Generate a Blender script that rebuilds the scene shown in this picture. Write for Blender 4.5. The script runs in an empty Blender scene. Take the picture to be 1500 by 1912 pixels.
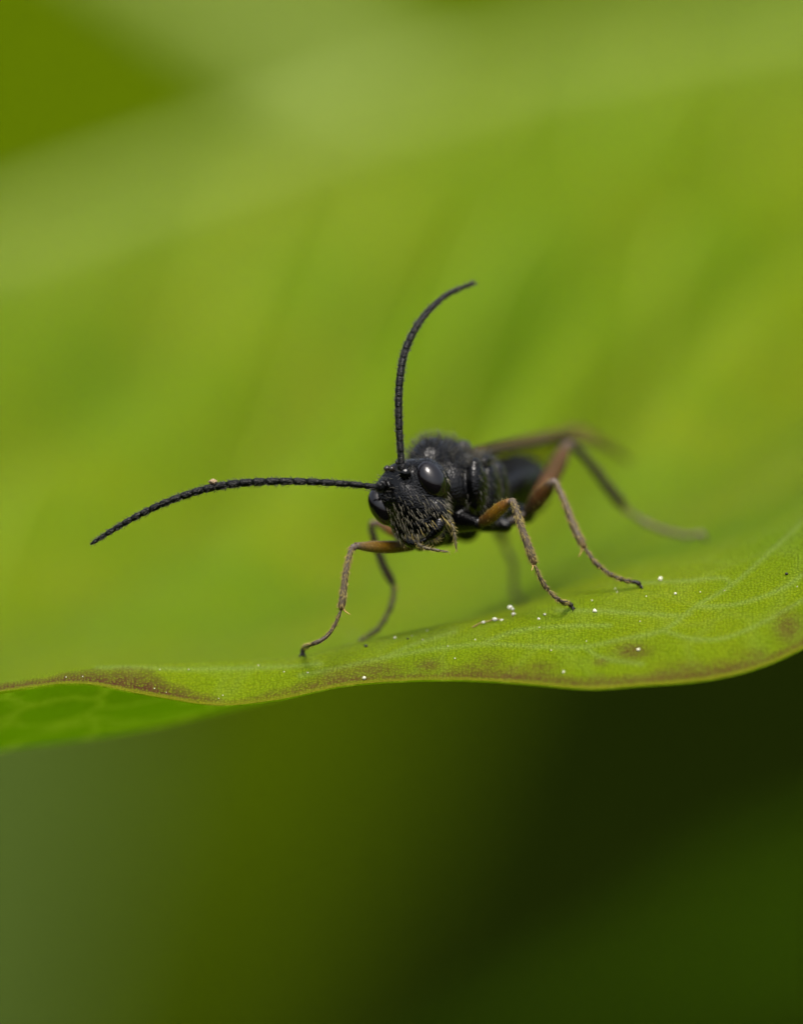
import bpy, math, random
import numpy as np
from mathutils import Vector
from mathutils.bvhtree import BVHTree

# ------------------------------------------------------------------ scene, camera, light
# 1 Blender unit = 1 millimetre
sc = bpy.context.scene
sc.unit_settings.system = 'METRIC'
sc.unit_settings.scale_length = 0.001
sc.unit_settings.length_unit = 'MILLIMETERS'
COL = sc.collection
rng = np.random.default_rng(7)
random.seed(7)

D = 120.0                       # camera to focus plane
PPM = 150.0                     # photograph pixels per mm in the focus plane
PITCH = math.radians(10.0)
CP, SP = math.cos(PITCH), math.sin(PITCH)
LIFT = 150.0                    # height of the wasp above the ground

def W(p):
    """view-aligned design coordinates (right, up, depth) -> world"""
    p = np.asarray(p, dtype=float)
    return np.stack([p[..., 0], p[..., 2]*CP + p[..., 1]*SP, p[..., 1]*CP - p[..., 2]*SP + LIFT], -1)
def Dn(w):
    """world -> design coordinates"""
    w = np.asarray(w, dtype=float)
    y, z = w[..., 1], w[..., 2]-LIFT
    return np.stack([w[..., 0], y*SP + z*CP, y*CP - z*SP], -1)
def A(px, py, d):
    k = (D+d)/D/PPM
    return np.array([(px-750.0)*k, (956.0-py)*k, d], dtype=float)

cam = bpy.data.cameras.new('camera')
camo = bpy.data.objects.new('camera', cam); COL.objects.link(camo)
camo.location = W((0, 0, -D)); camo.rotation_euler = (math.radians(90)-PITCH, 0, 0)
cam.sensor_fit = 'VERTICAL'; cam.sensor_height = 24.0; cam.sensor_width = 24.0
cam.lens = 12.0/((956.0/PPM)/D)
cam.clip_start = 1.0; cam.clip_end = 20000.0
cam.dof.use_dof = True; cam.dof.focus_distance = D
APERTURE_RADIUS = 2.75
cam.dof.aperture_fstop = cam.lens*1e-3/(2*APERTURE_RADIUS)
sc.camera = camo

SUN_EL, SUN_AZ = math.radians(68), math.radians(172)    # azimuth from +y towards +x
world = bpy.data.worlds.new('World'); sc.world = world; world.use_nodes = True
nt = world.node_tree
sky = nt.nodes.new('ShaderNodeTexSky'); sky.sky_type = 'NISHITA'; sky.sun_disc = False
sky.sun_elevation = SUN_EL; sky.sun_rotation = SUN_AZ
sky.air_density = 1.0; sky.dust_density = 7.0; sky.ozone_density = 0.6
bg = nt.nodes['Background']; bg.inputs['Strength'].default_value = 0.13
hsv = nt.nodes.new('ShaderNodeHueSaturation'); hsv.inputs['Saturation'].default_value = .55     # thin overcast
nt.links.new(sky.outputs[0], hsv.inputs['Color']); nt.links.new(hsv.outputs[0], bg.inputs[0])
sun = bpy.data.lights.new('sun', 'SUN'); sun.energy = 1.3; sun.angle = math.radians(25); sun.color = (1, .97, .9)
suno = bpy.data.objects.new('sun', sun); COL.objects.link(suno)
sdir = Vector((math.sin(SUN_AZ)*math.cos(SUN_EL), math.cos(SUN_AZ)*math.cos(SUN_EL), math.sin(SUN_EL)))
suno.rotation_euler = sdir.to_track_quat('Z', 'Y').to_euler(); suno.location = (0, 0, 600)
sc.view_settings.view_transform = 'Standard'; sc.view_settings.look = 'None'
sc.view_settings.exposure = 0.80; sc.view_settings.gamma = 1.0; sc.view_settings.use_curve_mapping = False
sc.render.engine = 'CYCLES'
sc.cycles.use_denoising = True
sc.cycles.use_adaptive_sampling = True; sc.cycles.adaptive_threshold = .015; sc.cycles.max_bounces = 7; sc.cycles.transparent_max_bounces = 12
sc.cycles.sample_clamp_indirect = 6.0

# ------------------------------------------------------------------ helpers
def link(o, parent=None):
    COL.objects.link(o)
    if parent is not None: o.parent = parent
    return o
def wpos(o):
    p = Vector(o.location)
    while o.parent: o = o.parent; p += Vector(o.location)
    return p
def tag(o, label=None, cat=None, group=None, kind=None):
    if label: o['label'] = label
    if cat: o['category'] = cat
    if group: o['group'] = group
    if kind: o['kind'] = kind
    return o
def empty(name, p, parent=None):
    o = bpy.data.objects.new(name, None); o.empty_display_size = .3
    link(o, parent); w = Vector(W(p)); o.location = w-(wpos(parent) if parent else Vector()); return o

def mesh_obj(name, v, faces, mat, parent=None, origin=None, attrs=None, smooth=True, flip=True):
    """v in design coordinates; origin too. One mesh object, outward normals."""
    w = W(np.asarray(v))
    faces = faces if isinstance(faces, np.ndarray) else [tuple(f) for f in faces]
    if flip:
        c = w.mean(0); vol = 0.0
        if isinstance(faces, np.ndarray):
            a, b, cc = w[faces[:, 0]]-c, w[faces[:, 1]]-c, w[faces[:, 2]]-c
            vol = np.einsum('ij,ij->', a, np.cross(b, cc))
            if faces.shape[1] == 4:
                vol += np.einsum('ij,ij->', a, np.cross(cc, w[faces[:, 3]]-c))
        else:
            tri = np.array([(f[0], f[i], f[i+1]) for f in faces for i in range(1, len(f)-1)])
            vol = np.einsum('ij,ij->', w[tri[:, 0]]-c, np.cross(w[tri[:, 1]]-c, w[tri[:, 2]]-c))
        if vol < 0:
            faces = faces[:, ::-1] if isinstance(faces, np.ndarray) else [f[::-1] for f in faces]
    og = np.asarray(W(origin)) if origin is not None else (w.min(0)+w.max(0))/2
    me = bpy.data.meshes.new(name)
    vv = (w-og).astype(np.float32)
    if isinstance(faces, np.ndarray):
        n, k = faces.shape
        me.vertices.add(len(vv)); me.vertices.foreach_set('co', vv.ravel())
        me.loops.add(n*k); me.loops.foreach_set('vertex_index', faces.astype(np.int32).ravel())
        me.polygons.add(n); me.polygons.foreach_set('loop_start', np.arange(0, n*k, k, dtype=np.int32))
        me.update(calc_edges=True); me.validate()
    else:
        me.from_pydata(vv.tolist(), [], faces)
    if smooth: me.polygons.foreach_set('use_smooth', np.ones(len(me.polygons), dtype=bool))
    if attrs:
        for an, av in attrs.items():
            av = np.asarray(av, dtype=np.float32)
            if av.ndim == 1:
                at = me.attributes.new(an, 'FLOAT', 'POINT'); at.data.foreach_set('value', av)
            else:
                at = me.attributes.new(an, 'FLOAT_COLOR', 'POINT')
                at.data.foreach_set('color', np.hstack([av, np.ones((len(av), 1), np.float32)]).ravel())
    me.materials.append(mat); me.update()
    o = bpy.data.objects.new(name, me); link(o, parent)
    o.location = Vector(og)-(wpos(parent) if parent else Vector())
    return o

def catmull(P, n):
    """smooth resample of control rows P (m,k) to n rows, uniform Catmull-Rom"""
    P = np.asarray(P, float); m = len(P)
    t = np.linspace(0, m-1, n); return catmull_at(P, t)
def catmull_at(P, t):
    P = np.asarray(P, float); m = len(P)
    E = np.concatenate([[2*P[0]-P[1]], P, [2*P[-1]-P[-2]]])
    i = np.clip(np.floor(t).astype(int), 0, m-2); f = (t-i).reshape((-1,)+(1,)*(P.ndim-1))
    a, b, c, d = E[i], E[i+1], E[i+2], E[i+3]
    return .5*((2*b)+(-a+c)*f+(2*a-5*b+4*c-d)*f*f+(-a+3*b-3*c+d)*f**3)
def frames(P):
    T = np.gradient(P, axis=0); T /= np.linalg.norm(T, axis=1)[:, None]+1e-12
    u = np.cross(T[0], [0.3, .2, 1.0]); u /= np.linalg.norm(u); U = []
    for t in T:
        u = u-t*np.dot(u, t); u /= np.linalg.norm(u); U.append(u)
    U = np.array(U); return T, U, np.cross(T, U)
def loft(P, R, n=14, R2=None):
    P = np.asarray(P, float); R = np.asarray(R, float); R2 = R if R2 is None else np.asarray(R2, float)
    T, U, V = frames(P); m = len(P); a = np.linspace(0, 2*np.pi, n, endpoint=False)
    v = P[:, None]+R[:, None, None]*np.cos(a)[None, :, None]*U[:, None]+R2[:, None, None]*np.sin(a)[None, :, None]*V[:, None]
    v = v.reshape(-1, 3); f = []
    for i in range(m-1):
        for j in range(n):
            k = (j+1) % n; f.append((i*n+j, i*n+k, (i+1)*n+k, (i+1)*n+j))
    f.append(tuple(range(n))[::-1]); f.append(tuple((m-1)*n+j for j in range(n)))
    return v, f
def ball(c, ax, r, nu=24, nv=14):
    """ellipsoid, ax = 3 unit row axes, r = radii"""
    th = np.linspace(0, np.pi, nv+1)[1:-1]; ph = np.linspace(0, 2*np.pi, nu, endpoint=False)
    q = [[0, 0, 1]]+[[math.sin(t)*math.cos(p), math.sin(t)*math.sin(p), math.cos(t)] for t in th for p in ph]+[[0, 0, -1]]
    q = np.array(q)*np.asarray(r); f = []
    for j in range(nu): f.append((0, 1+j, 1+(j+1) % nu))
    m = len(th)
    for i in range(m-1):
        for j in range(nu):
            k = (j+1) % nu; f.append((1+i*nu+j, 1+(i+1)*nu+j, 1+(i+1)*nu+k, 1+i*nu+k))
    L = len(q)-1
    for j in range(nu): f.append((L, 1+(m-1)*nu+(j+1) % nu, 1+(m-1)*nu+j))
    return np.asarray(c)+q@np.asarray(ax), f
def hairs(base, dirs, length, rad, bend=None):
    """curved tapering hairs as one joined mesh; base, dirs (n,3); bend (n,3) end offset direction"""
    base = np.asarray(base, float); dirs = np.asarray(dirs, float); n = len(base)
    dirs = dirs/(np.linalg.norm(dirs, axis=1)[:, None]+1e-9)
    L = np.broadcast_to(np.asarray(length, float), (n,))[:, None]; r = np.broadcast_to(np.asarray(rad, float), (n,))[:, None]
    b = np.zeros((n, 3)) if bend is None else np.broadcast_to(bend, (n, 3))
    u = np.cross(dirs, rng.normal(size=(n, 3))); u /= np.linalg.norm(u, axis=1)[:, None]+1e-9; w = np.cross(dirs, u)
    m = base+dirs*L*.55+b*L*.22; e = base+dirs*L+b*L*.9
    V = []
    for k in range(3):
        a = k*2*math.pi/3; o = (u*math.cos(a)+w*math.sin(a))*r; V.append(base-dirs*r*1.5+o)
    for k in range(3):
        a = k*2*math.pi/3; o = (u*math.cos(a)+w*math.sin(a))*r*.75; V.append(m+o)
    V.append(e); v = np.stack(V, 1).reshape(-1, 3)
    f = []
    q = np.array([(0, 1, 4, 3), (1, 2, 5, 4), (2, 0, 3, 5)]); t = np.array([(3, 4, 6, 6), (4, 5, 6, 6), (5, 3, 6, 6)])
    off = (np.arange(n)*7)[:, None, None]
    quads = (q[None]+off).reshape(-1, 4); tris = (t[None, :, :3]+off).reshape(-1, 3)
    return v, [tuple(x) for x in quads.tolist()]+[tuple(x) for x in tris.tolist()]
def joinm(parts):
    V, F, o = [], [], 0
    for v, f in parts:
        V.append(v); F += [tuple(i+o for i in q) for q in f]; o += len(v)
    return np.concatenate(V), F

# ------------------------------------------------------------------ materials
def mat(name):
    m = bpy.data.materials.new(name); m.use_nodes = True
    return m, m.node_tree, m.node_tree.nodes['Principled BSDF']
def N(t, kind, **kw):
    n = t.nodes.new(kind)
    for k, v in kw.items():
        if k in n.inputs: n.inputs[k].default_value = v
        else: setattr(n, k, v)
    return n
def bump(t, p, h, strength=.5, dist=.01):
    b = N(t, 'ShaderNodeBump'); b.inputs['Strength'].default_value = strength; b.inputs['Distance'].default_value = dist
    t.links.new(h, b.inputs['Height']); t.links.new(b.outputs[0], p.inputs['Normal']); return b
def geo_pos(t):
    g = N(t, 'ShaderNodeNewGeometry'); return g.outputs['Position']
def mix(t, fac, a, b, blend='MIX'):
    m = N(t, 'ShaderNodeMix', data_type='RGBA', blend_type=blend)
    def put(s, x):
        if hasattr(x, 'is_linked'): t.links.new(x, s)
        elif isinstance(x, (int, float)): s.default_value = x
        else: s.default_value = (*x, 1)
    put(m.inputs[0], fac); put(m.inputs[6], a); put(m.inputs[7], b); return m.outputs[2]
def ramp(t, src, stops):
    r = N(t, 'ShaderNodeValToRGB'); e = r.color_ramp.elements
    while len(e) < len(stops): e.new(.5)
    for q, (p, c) in zip(e, stops):
        q.position = p; q.color = (*c, 1) if not isinstance(c, (int, float)) else (c, c, c, 1)
    t.links.new(src, r.inputs[0]); return r.outputs[0]

def cuticle(name, base, rough, scale, bs, spec=.5):
    m, t, p = mat(name)
    p.inputs['Base Color'].default_value = (*base, 1); p.inputs['Specular IOR Level'].default_value = spec
    pos = geo_pos(t)
    n = N(t, 'ShaderNodeTexNoise', Scale=scale*.35, Detail=5.0, Roughness=.6); t.links.new(pos, n.inputs['Vector'])
    v = N(t, 'ShaderNodeTexVoronoi', Scale=scale); t.links.new(pos, v.inputs['Vector'])
    ad = N(t, 'ShaderNodeMath', operation='MULTIPLY_ADD'); t.links.new(v.outputs[0], ad.inputs[0]); ad.inputs[1].default_value = .9
    t.links.new(n.outputs[0], ad.inputs[2]); bump(t, p, ad.outputs[0], bs, .012)
    rr = N(t, 'ShaderNodeMapRange'); t.links.new(n.outputs[0], rr.inputs[0])
    rr.inputs[1].default_value = .3; rr.inputs[2].default_value = .7; rr.inputs[3].default_value = rough-.08; rr.inputs[4].default_value = rough+.14
    t.links.new(rr.outputs[0], p.inputs['Roughness'])
    return m
M_BODY = cuticle('black_cuticle', (.0012, .0012, .0013), .12, 34, .55, .31)
M_ANT = cuticle('antenna_black', (.0018, .0018, .0018), .30, 60, .6, .2)
M_EYE, t, p = mat('compound_eye')
p.inputs['Base Color'].default_value = (.004, .003, .004, 1); p.inputs['Roughness'].default_value = .10; p.inputs['Specular IOR Level'].default_value = .55
v = N(t, 'ShaderNodeTexVoronoi', Scale=62.0, Randomness=.35); t.links.new(geo_pos(t), v.inputs['Vector']); bump(t, p, v.outputs[0], .15, .005)
M_OCEL, t, p = mat('ocellus_lens'); p.inputs['Base Color'].default_value = (.02, .014, .01, 1); p.inputs['Roughness'].default_value = .08

def painted(name, rough, spec=.4, scale=40., sss=0.0):
    """colour comes from the pigment stored along the limb"""
    m, t, p = mat(name); a = N(t, 'ShaderNodeAttribute', attribute_name='Col')
    n = N(t, 'ShaderNodeTexNoise', Scale=scale, Detail=4.0); t.links.new(geo_pos(t), n.inputs['Vector'])
    c = mix(t, ramp(t, n.outputs[0], [(.35, .0), (.75, .55)]), a.outputs[0], (.025, .017, .01))
    t.links.new(c, p.inputs['Base Color']); p.inputs['Roughness'].default_value = rough; p.inputs['Specular IOR Level'].default_value = spec
    bump(t, p, n.outputs[0], .4, .008)
    if sss: p.inputs['Subsurface Weight'].default_value = sss; p.inputs['Subsurface Radius'].default_value = (.12, .05, .02); p.inputs['Subsurface Scale'].default_value = 1.0
    return m
M_LEG = painted('leg_cuticle', .38, .22, 30., .25)
def plain(name, c, rough, spec=.4, trans=0.0):
    m, t, p = mat(name); p.inputs['Base Color'].default_value = (*c, 1); p.inputs['Roughness'].default_value = rough
    p.inputs['Specular IOR Level'].default_value = spec
    n = N(t, 'ShaderNodeTexNoise', Scale=25.0, Detail=3.0); t.links.new(geo_pos(t), n.inputs['Vector'])
    t.links.new(mix(t, n.outputs[0], tuple(x*.7 for x in c), tuple(min(1, x*1.3) for x in c)), p.inputs['Base Color'])
    if trans: p.inputs['Transmission Weight'].default_value = trans
    return m
M_HAIR = plain('pale_hair', (.24, .22, .155), .4)
M_GOLD = plain('golden_hair', (.40, .31, .09), .45)
M_GREYHAIR = plain('grey_hair', (.085, .08, .065), .5)
M_SPUR = plain('spur_tan', (.45, .28, .09), .4)
M_CLAW = plain('claw_dark', (.015, .011, .008), .35)
M_PALP = plain('palp_brown', (.055, .045, .025), .45)
M_POLLEN = plain('pollen_white', (.66, .66, .47), .6)
M_DRIED = plain('dried_fleck', (.28, .2, .11), .6)
M_BEAD, t, p = mat('droplet'); p.inputs['Base Color'].default_value = (.92, .93, .8, 1); p.inputs['Roughness'].default_value = .12; p.inputs['Transmission Weight'].default_value = .55
M_THREAD = plain('thread_brown', (.2, .13, .04), .5)

M_WING, t, p = mat('wing_membrane')
for n_ in list(t.nodes):
    if n_ != p and n_.type != 'OUTPUT_MATERIAL': t.nodes.remove(n_)
out = [n_ for n_ in t.nodes if n_.type == 'OUTPUT_MATERIAL'][0]
p.inputs['Base Color'].default_value = (.24, .18, .055, 1); p.inputs['Roughness'].default_value = .4; p.inputs['Specular IOR Level'].default_value = .15
tr = N(t, 'ShaderNodeBsdfTransparent'); tr.inputs[0].default_value = (.86, .80, .62, 1)
ms = N(t, 'ShaderNodeMixShader'); n_ = N(t, 'ShaderNodeTexNoise', Scale=6.0); t.links.new(geo_pos(t), n_.inputs['Vector'])
rr = N(t, 'ShaderNodeMapRange'); t.links.new(n_.outputs[0], rr.inputs[0]); rr.inputs[3].default_value = .12; rr.inputs[4].default_value = .24
t.links.new(rr.outputs[0], ms.inputs[0]); t.links.new(tr.outputs[0], ms.inputs[1]); t.links.new(p.outputs[0], ms.inputs[2]); t.links.new(ms.outputs[0], out.inputs[0])
M_WVEIN = plain('wing_vein', (.026, .018, .005), .5, .15)

def leaf_mat(name, green, green2, vein, pig, trans, gloss_rough=.55, cell=25.0, spec=.06, tw=.5, cellbump=.9, netk=.14, vtrans=(.7, .95, .2)):
    m, t, p = mat(name); out = [n for n in t.nodes if n.type == 'OUTPUT_MATERIAL'][0]
    pos = geo_pos(t)
    n1 = N(t, 'ShaderNodeTexNoise', Scale=.17, Detail=5.0, Roughness=.6); t.links.new(pos, n1.inputs['Vector'])
    n2 = N(t, 'ShaderNodeTexNoise', Scale=9.0, Detail=4.0, Roughness=.65); t.links.new(pos, n2.inputs['Vector'])
    c = mix(t, ramp(t, n1.outputs[0], [(.35, 0.), (.65, 1.)]), green, green2)
    c = mix(t, ramp(t, n2.outputs[0], [(.4, 0.), (.75, .35)]), c, tuple(x*.72 for x in green))
    # fine vein network
    vs = N(t, 'ShaderNodeTexVoronoi', feature='DISTANCE_TO_EDGE', Scale=.95); 
    dn = N(t, 'ShaderNodeTexNoise', Scale=1.3, Detail=2.0); t.links.new(pos, dn.inputs['Vector'])
    wv = N(t, 'ShaderNodeVectorMath', operation='MULTIPLY_ADD'); t.links.new(dn.outputs[1], wv.inputs[0]); wv.inputs[1].default_value = (.9,)*3; t.links.new(pos, wv.inputs[2])
    t.links.new(wv.outputs[0], vs.inputs['Vector'])
    net = ramp(t, vs.outputs[0], [(.0, netk), (.05, netk*.6), (.13, .0)])
    c = mix(t, net, c, vein)
    av = N(t, 'ShaderNodeAttribute', attribute_name='vein'); c = mix(t, av.outputs[2], c, vein)
    ap = N(t, 'ShaderNodeAttribute', attribute_name='pigment')
    n3 = N(t, 'ShaderNodeTexNoise', Scale=16.0, Detail=5.0, Roughness=.7); t.links.new(pos, n3.inputs['Vector'])
    vc = N(t, 'ShaderNodeTexVoronoi', Scale=cell, Randomness=.7); t.links.new(pos, vc.inputs['Vector'])
    pm = N(t, 'ShaderNodeMath', operation='MULTIPLY'); t.links.new(ap.outputs[2], pm.inputs[0])
    t.links.new(mix(t, 1.0, ramp(t, n3.outputs[0], [(.28, .5), (.55, 1.)]), ramp(t, vc.outputs[0], [(.1, .35), (.5, 1.)]), 'MULTIPLY'), pm.inputs[1])
    cm = ramp(t, vc.outputs[0], [(.25, 0.), (.65, .45)]); c = mix(t, cm, c, tuple(x*.45 for x in green))
    c = mix(t, pm.outputs[0], c, pig)
    ar = N(t, 'ShaderNodeAttribute', attribute_name='rim'); c = mix(t, ar.outputs[2], c, (.24, .21, .012))
    t.links.new(c, p.inputs['Base Color']); p.inputs['Roughness'].default_value = gloss_rough; p.inputs['Specular IOR Level'].default_value = spec
    # cells: convex domes
    hm = N(t, 'ShaderNodeMath', operation='MULTIPLY_ADD'); t.links.new(vc.outputs[0], hm.inputs[0]); hm.inputs[1].default_value = -1.0
    n2s = N(t, 'ShaderNodeMath', operation='MULTIPLY'); t.links.new(n2.outputs[0], n2s.inputs[0]); n2s.inputs[1].default_value = .35; t.links.new(n2s.outputs[0], hm.inputs[2])
    b = bump(t, p, hm.outputs[0], cellbump, .05)
    b2 = N(t, 'ShaderNodeBump'); b2.inputs['Strength'].default_value = .5; b2.inputs['Distance'].default_value = .06
    t.links.new(net, b2.inputs['Height']); t.links.new(b2.outputs[0], b.inputs['Normal'])
    tl = N(t, 'ShaderNodeBsdfTranslucent'); tc = mix(t, net, trans, vtrans); tc = mix(t, av.outputs[2], tc, vtrans); tc = mix(t, cm, tc, tuple(x*.5 for x in trans)); tc = mix(t, pm.outputs[0], tc, (.4, .16, .05)); t.links.new(tc, tl.inputs[0])
    ms = N(t, 'ShaderNodeMixShader'); ms.inputs[0].default_value = tw
    t.links.new(p.outputs[0], ms.inputs[1]); t.links.new(tl.outputs[0], ms.inputs[2]); t.links.new(ms.outputs[0], out.inputs[0])
    return m
M_LEAF = leaf_mat('leaf_blade', (.19, .305, .004), (.31, .36, .007), (.33, .42, .10), (.11, .042, .024), (.56, .84, .04))
M_UNDER = leaf_mat('leaf_underside', (.20, .34, .008), (.24, .36, .010), (.42, .50, .10), (.13, .055, .03), (.43, .66, .03), netk=.95, cellbump=.3, vtrans=(.75, .9, .22))
M_VEIN = plain('leaf_vein', (.205, .27, .058), .6, .05)
M_SVEIN = plain('leaf_side_vein', (.25, .34, .03), .6, .05)
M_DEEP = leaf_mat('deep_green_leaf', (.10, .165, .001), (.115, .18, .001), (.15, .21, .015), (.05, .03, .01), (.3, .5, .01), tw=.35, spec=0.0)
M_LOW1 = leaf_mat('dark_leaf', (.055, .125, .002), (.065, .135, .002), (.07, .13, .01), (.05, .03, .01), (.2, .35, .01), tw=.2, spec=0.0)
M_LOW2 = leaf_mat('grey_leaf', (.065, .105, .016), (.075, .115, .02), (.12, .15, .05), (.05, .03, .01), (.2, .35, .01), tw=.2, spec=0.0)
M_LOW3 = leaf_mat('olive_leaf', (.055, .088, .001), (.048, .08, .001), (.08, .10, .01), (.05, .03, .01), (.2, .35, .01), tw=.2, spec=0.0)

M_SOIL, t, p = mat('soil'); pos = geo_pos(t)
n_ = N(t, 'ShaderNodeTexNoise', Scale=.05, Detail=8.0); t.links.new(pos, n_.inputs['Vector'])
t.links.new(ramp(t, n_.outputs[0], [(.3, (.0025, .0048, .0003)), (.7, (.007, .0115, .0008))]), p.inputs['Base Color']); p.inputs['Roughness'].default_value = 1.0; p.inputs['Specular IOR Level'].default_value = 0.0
bump(t, p, n_.outputs[0], .8, 4.0)

# ------------------------------------------------------------------ ground
gx = np.linspace(-1, 1, 81); gx = np.sign(gx)*np.abs(gx)**2.2*9000
X, Y = np.meshgrid(gx, gx+400, indexing='ij'); Z = 4*np.sin(X*.021+1)*np.cos(Y*.017)+2*np.sin(X*.05+Y*.043)
gv = Dn(np.stack([X, Y, Z-4], -1).reshape(-1, 3)); n = 81
idx = np.arange(n*n).reshape(n, n); gf = np.stack([idx[:-1, :-1], idx[1:, :-1], idx[1:, 1:], idx[:-1, 1:]], -1).reshape(-1, 4)
g = mesh_obj('ground', gv, gf, M_SOIL, flip=False); tag(g, 'dark bare soil far below the leaves', kind='structure')

# ------------------------------------------------------------------ the big leaf
# columns of control points: (depth mm, photo row) from margin over the crest into the hollow and up to the midrib
def col(edge, far):
    return list(edge)+list(far)
FAR = {0: (1285, 1205, 970, 690, 455, 520, 640, 760), 600: (1180, 1085, 850, 530, 245, 310, 430, 560),
       1000: (1050, 960, 740, 430, 120, 190, 310, 450), 1500: (860, 790, 600, 290, 25, 90, 210, 360)}
FD = (8, 12, 22, 36, 54, 57, 61, 68)
def far(x):
    xs = sorted(FAR); return [(d, float(np.interp(x, xs, [FAR[q][i] for q in xs]))) for i, d in enumerate(FD)]
E = {
   0: [(.05, 1291), (.2, 1283), (.4, 1276), (.65, 1274), (1.2, 1292), (2.6, 1345), (4.4, 1374)],
 150: [(0, 1276), (.2, 1262), (.45, 1250), (.75, 1246), (1.3, 1262), (2.6, 1320), (4.4, 1354)],
 280: [(0, 1299), (.22, 1272), (.5, 1248), (.85, 1239), (1.4, 1252), (2.6, 1302), (4.4, 1332)],
 410: [(0, 1317), (.25, 1285), (.55, 1249), (.95, 1233), (1.5, 1240), (2.6, 1280), (4.4, 1300)],
 520: [(-.05, 1306), (.2, 1276), (.5, 1246), (.95, 1229), (1.5, 1233), (2.6, 1262), (4.4, 1272)],
 640: [(-.1, 1281), (.1, 1258), (.4, 1232), (.9, 1209), (1.5, 1206), (2.6, 1224), (4.4, 1238)],
 780: [(-.3, 1270), (-.05, 1245), (.3, 1213), (.8, 1183), (1.4, 1175), (2.6, 1186), (4.4, 1208)],
 900: [(-.6, 1271), (-.3, 1240), (.1, 1202), (.6, 1165), (1.2, 1152), (2.6, 1152), (4.4, 1165)],
1000: [(-.9, 1278), (-.55, 1240), (-.1, 1194), (.35, 1152), (1.0, 1130), (2.6, 1118), (4.4, 1118)],
1100: [(-1.1, 1286), (-.7, 1238), (-.2, 1182), (.25, 1140), (.9, 1108), (2.4, 1084), (4.4, 1072)],
1200: [(-1.2, 1280), (-.75, 1224), (-.2, 1164), (.25, 1122), (.9, 1084), (2.4, 1052), (4.4, 1034)],
1320: [(-1.25, 1270), (-.8, 1206), (-.2, 1142), (.3, 1096), (.9, 1060), (2.3, 1026), (4.2, 1004)],
1420: [(-1.2, 1246), (-.75, 1184), (-.2, 1120), (.3, 1074), (.9, 1034), (2.3, 990), (4.2, 960)],
1510: [(-1.05, 1205), (-.65, 1150), (-.1, 1088), (.35, 1040), (.9, 1000), (2.3, 952), (4.2, 915)],
}
PXS = sorted(E); CT = [col(E[x], far(x)) for x in PXS]
def shifted(c, de, df):
    m = len(c); return [(d, y+de*(1-i/(m-1))+df*i/(m-1)) for i, (d, y) in enumerate(c)]
left = [(-3600, shifted(CT[0], 900, 1500)), (-2400, shifted(CT[2], 520, 900)), (-1400, shifted(CT[0], 260, 480)), (-700, shifted(CT[3], 60, 250)), (-300, shifted(CT[1], 70, 110))]
right = [(1700, shifted(CT[-1], -130, -60)), (2100, shifted(CT[-2], -290, -170)), (2900, shifted(CT[-1], -330, -420)), (3900, shifted(CT[-1], -420, -800)), (5000, shifted(CT[-2], -300, -1300))]
PXS = [a for a, _ in left]+PXS+[a for a, _ in right]; CT = [c for _, c in left]+CT+[c for _, c in right]
CG = np.array([[A(px, y, d) for d, y in c] for px, c in zip(PXS, CT)])      # (cols, rows, 3)
NC, NR = CG.shape[:2]
PXA = np.array(PXS, float)
def hermite_cols(px):
    """nonuniform cubic (finite-difference Hermite) across columns at photo columns px"""
    px = np.asarray(px, float); i = np.clip(np.searchsorted(PXA, px)-1, 0, NC-2)
    h = PXA[i+1]-PXA[i]; t = ((px-PXA[i])/h)
    sl = np.diff(CG, axis=0)/np.diff(PXA)[:, None, None]
    m = np.empty_like(CG); m[1:-1] = (sl[:-1]+sl[1:])/2; m[0] = sl[0]; m[-1] = sl[-1]
    t = t[:, None, None]; h = h[:, None, None]
    return (2*t**3-3*t**2+1)*CG[i]+(t**3-2*t**2+t)*h*m[i]+(-2*t**3+3*t**2)*CG[i+1]+(t**3-t**2)*h*m[i+1]
def surf(px, v):
    """leaf top for arrays px (n) and row parameter v (m) -> (n,m,3) design coordinates"""
    C = hermite_cols(px)
    q = catmull_at(np.swapaxes(C, 0, 1), np.asarray(v, float)); q = np.swapaxes(q, 0, 1).copy()
    d = q[..., 2]; P_x = 750+q[..., 0]*PPM*D/(D+d); P_y = 956-q[..., 1]*PPM*D/(D+d)
    s = .648*P_x+.762*P_y+45*np.sin(P_x*.0041+P_y*.0023)+25*np.sin(P_y*.006-P_x*.002)
    amp = np.clip((d-7)/16, 0, 1)*np.clip((np.asarray(v)[None, :]-6)/2, 0, 1)
    q[..., 1] += amp*np.clip((51-d)/11, 0, 1)*(1.0*np.sin((s-745)*2*np.pi/225)+.12*np.sin(P_x*.011+P_y*.017))
    return q
def noise1(x, seed, n=5):
    r = np.random.default_rng(seed); y = np.zeros_like(x)
    for k in range(n): y += np.sin(x*r.uniform(.5, 1)*(1.9**k)*.01+r.uniform(0, 6.28))/1.4**k
    return y
px = np.concatenate([np.linspace(-3600, -250, 40)[:-1], np.arange(-250, 1700, 4.0), np.linspace(1700, 5000, 40)])
vv = np.concatenate([np.linspace(0, .3, 14)[:-1], np.linspace(.3, 5, 170)[:-1], np.linspace(5, NR-1, 90)])
S = surf(px, vv); nu, nv = S.shape[:2]
du = np.gradient(S, axis=0); dv = np.gradient(S, axis=1)
Nn = np.cross(dv, du); Nn /= np.linalg.norm(Nn, axis=-1)[..., None]+1e-12
Nn *= np.sign(Nn[..., 1:2]+1e-9)
arc = np.concatenate([np.zeros((nu, 1)), np.cumsum(np.linalg.norm(np.diff(S, axis=1), axis=-1), axis=1)], 1)
IPX = 750+S[..., 0]*PPM*D/(D+S[..., 2]); IPY = 956-S[..., 1]*PPM*D/(D+S[..., 2])
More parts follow.
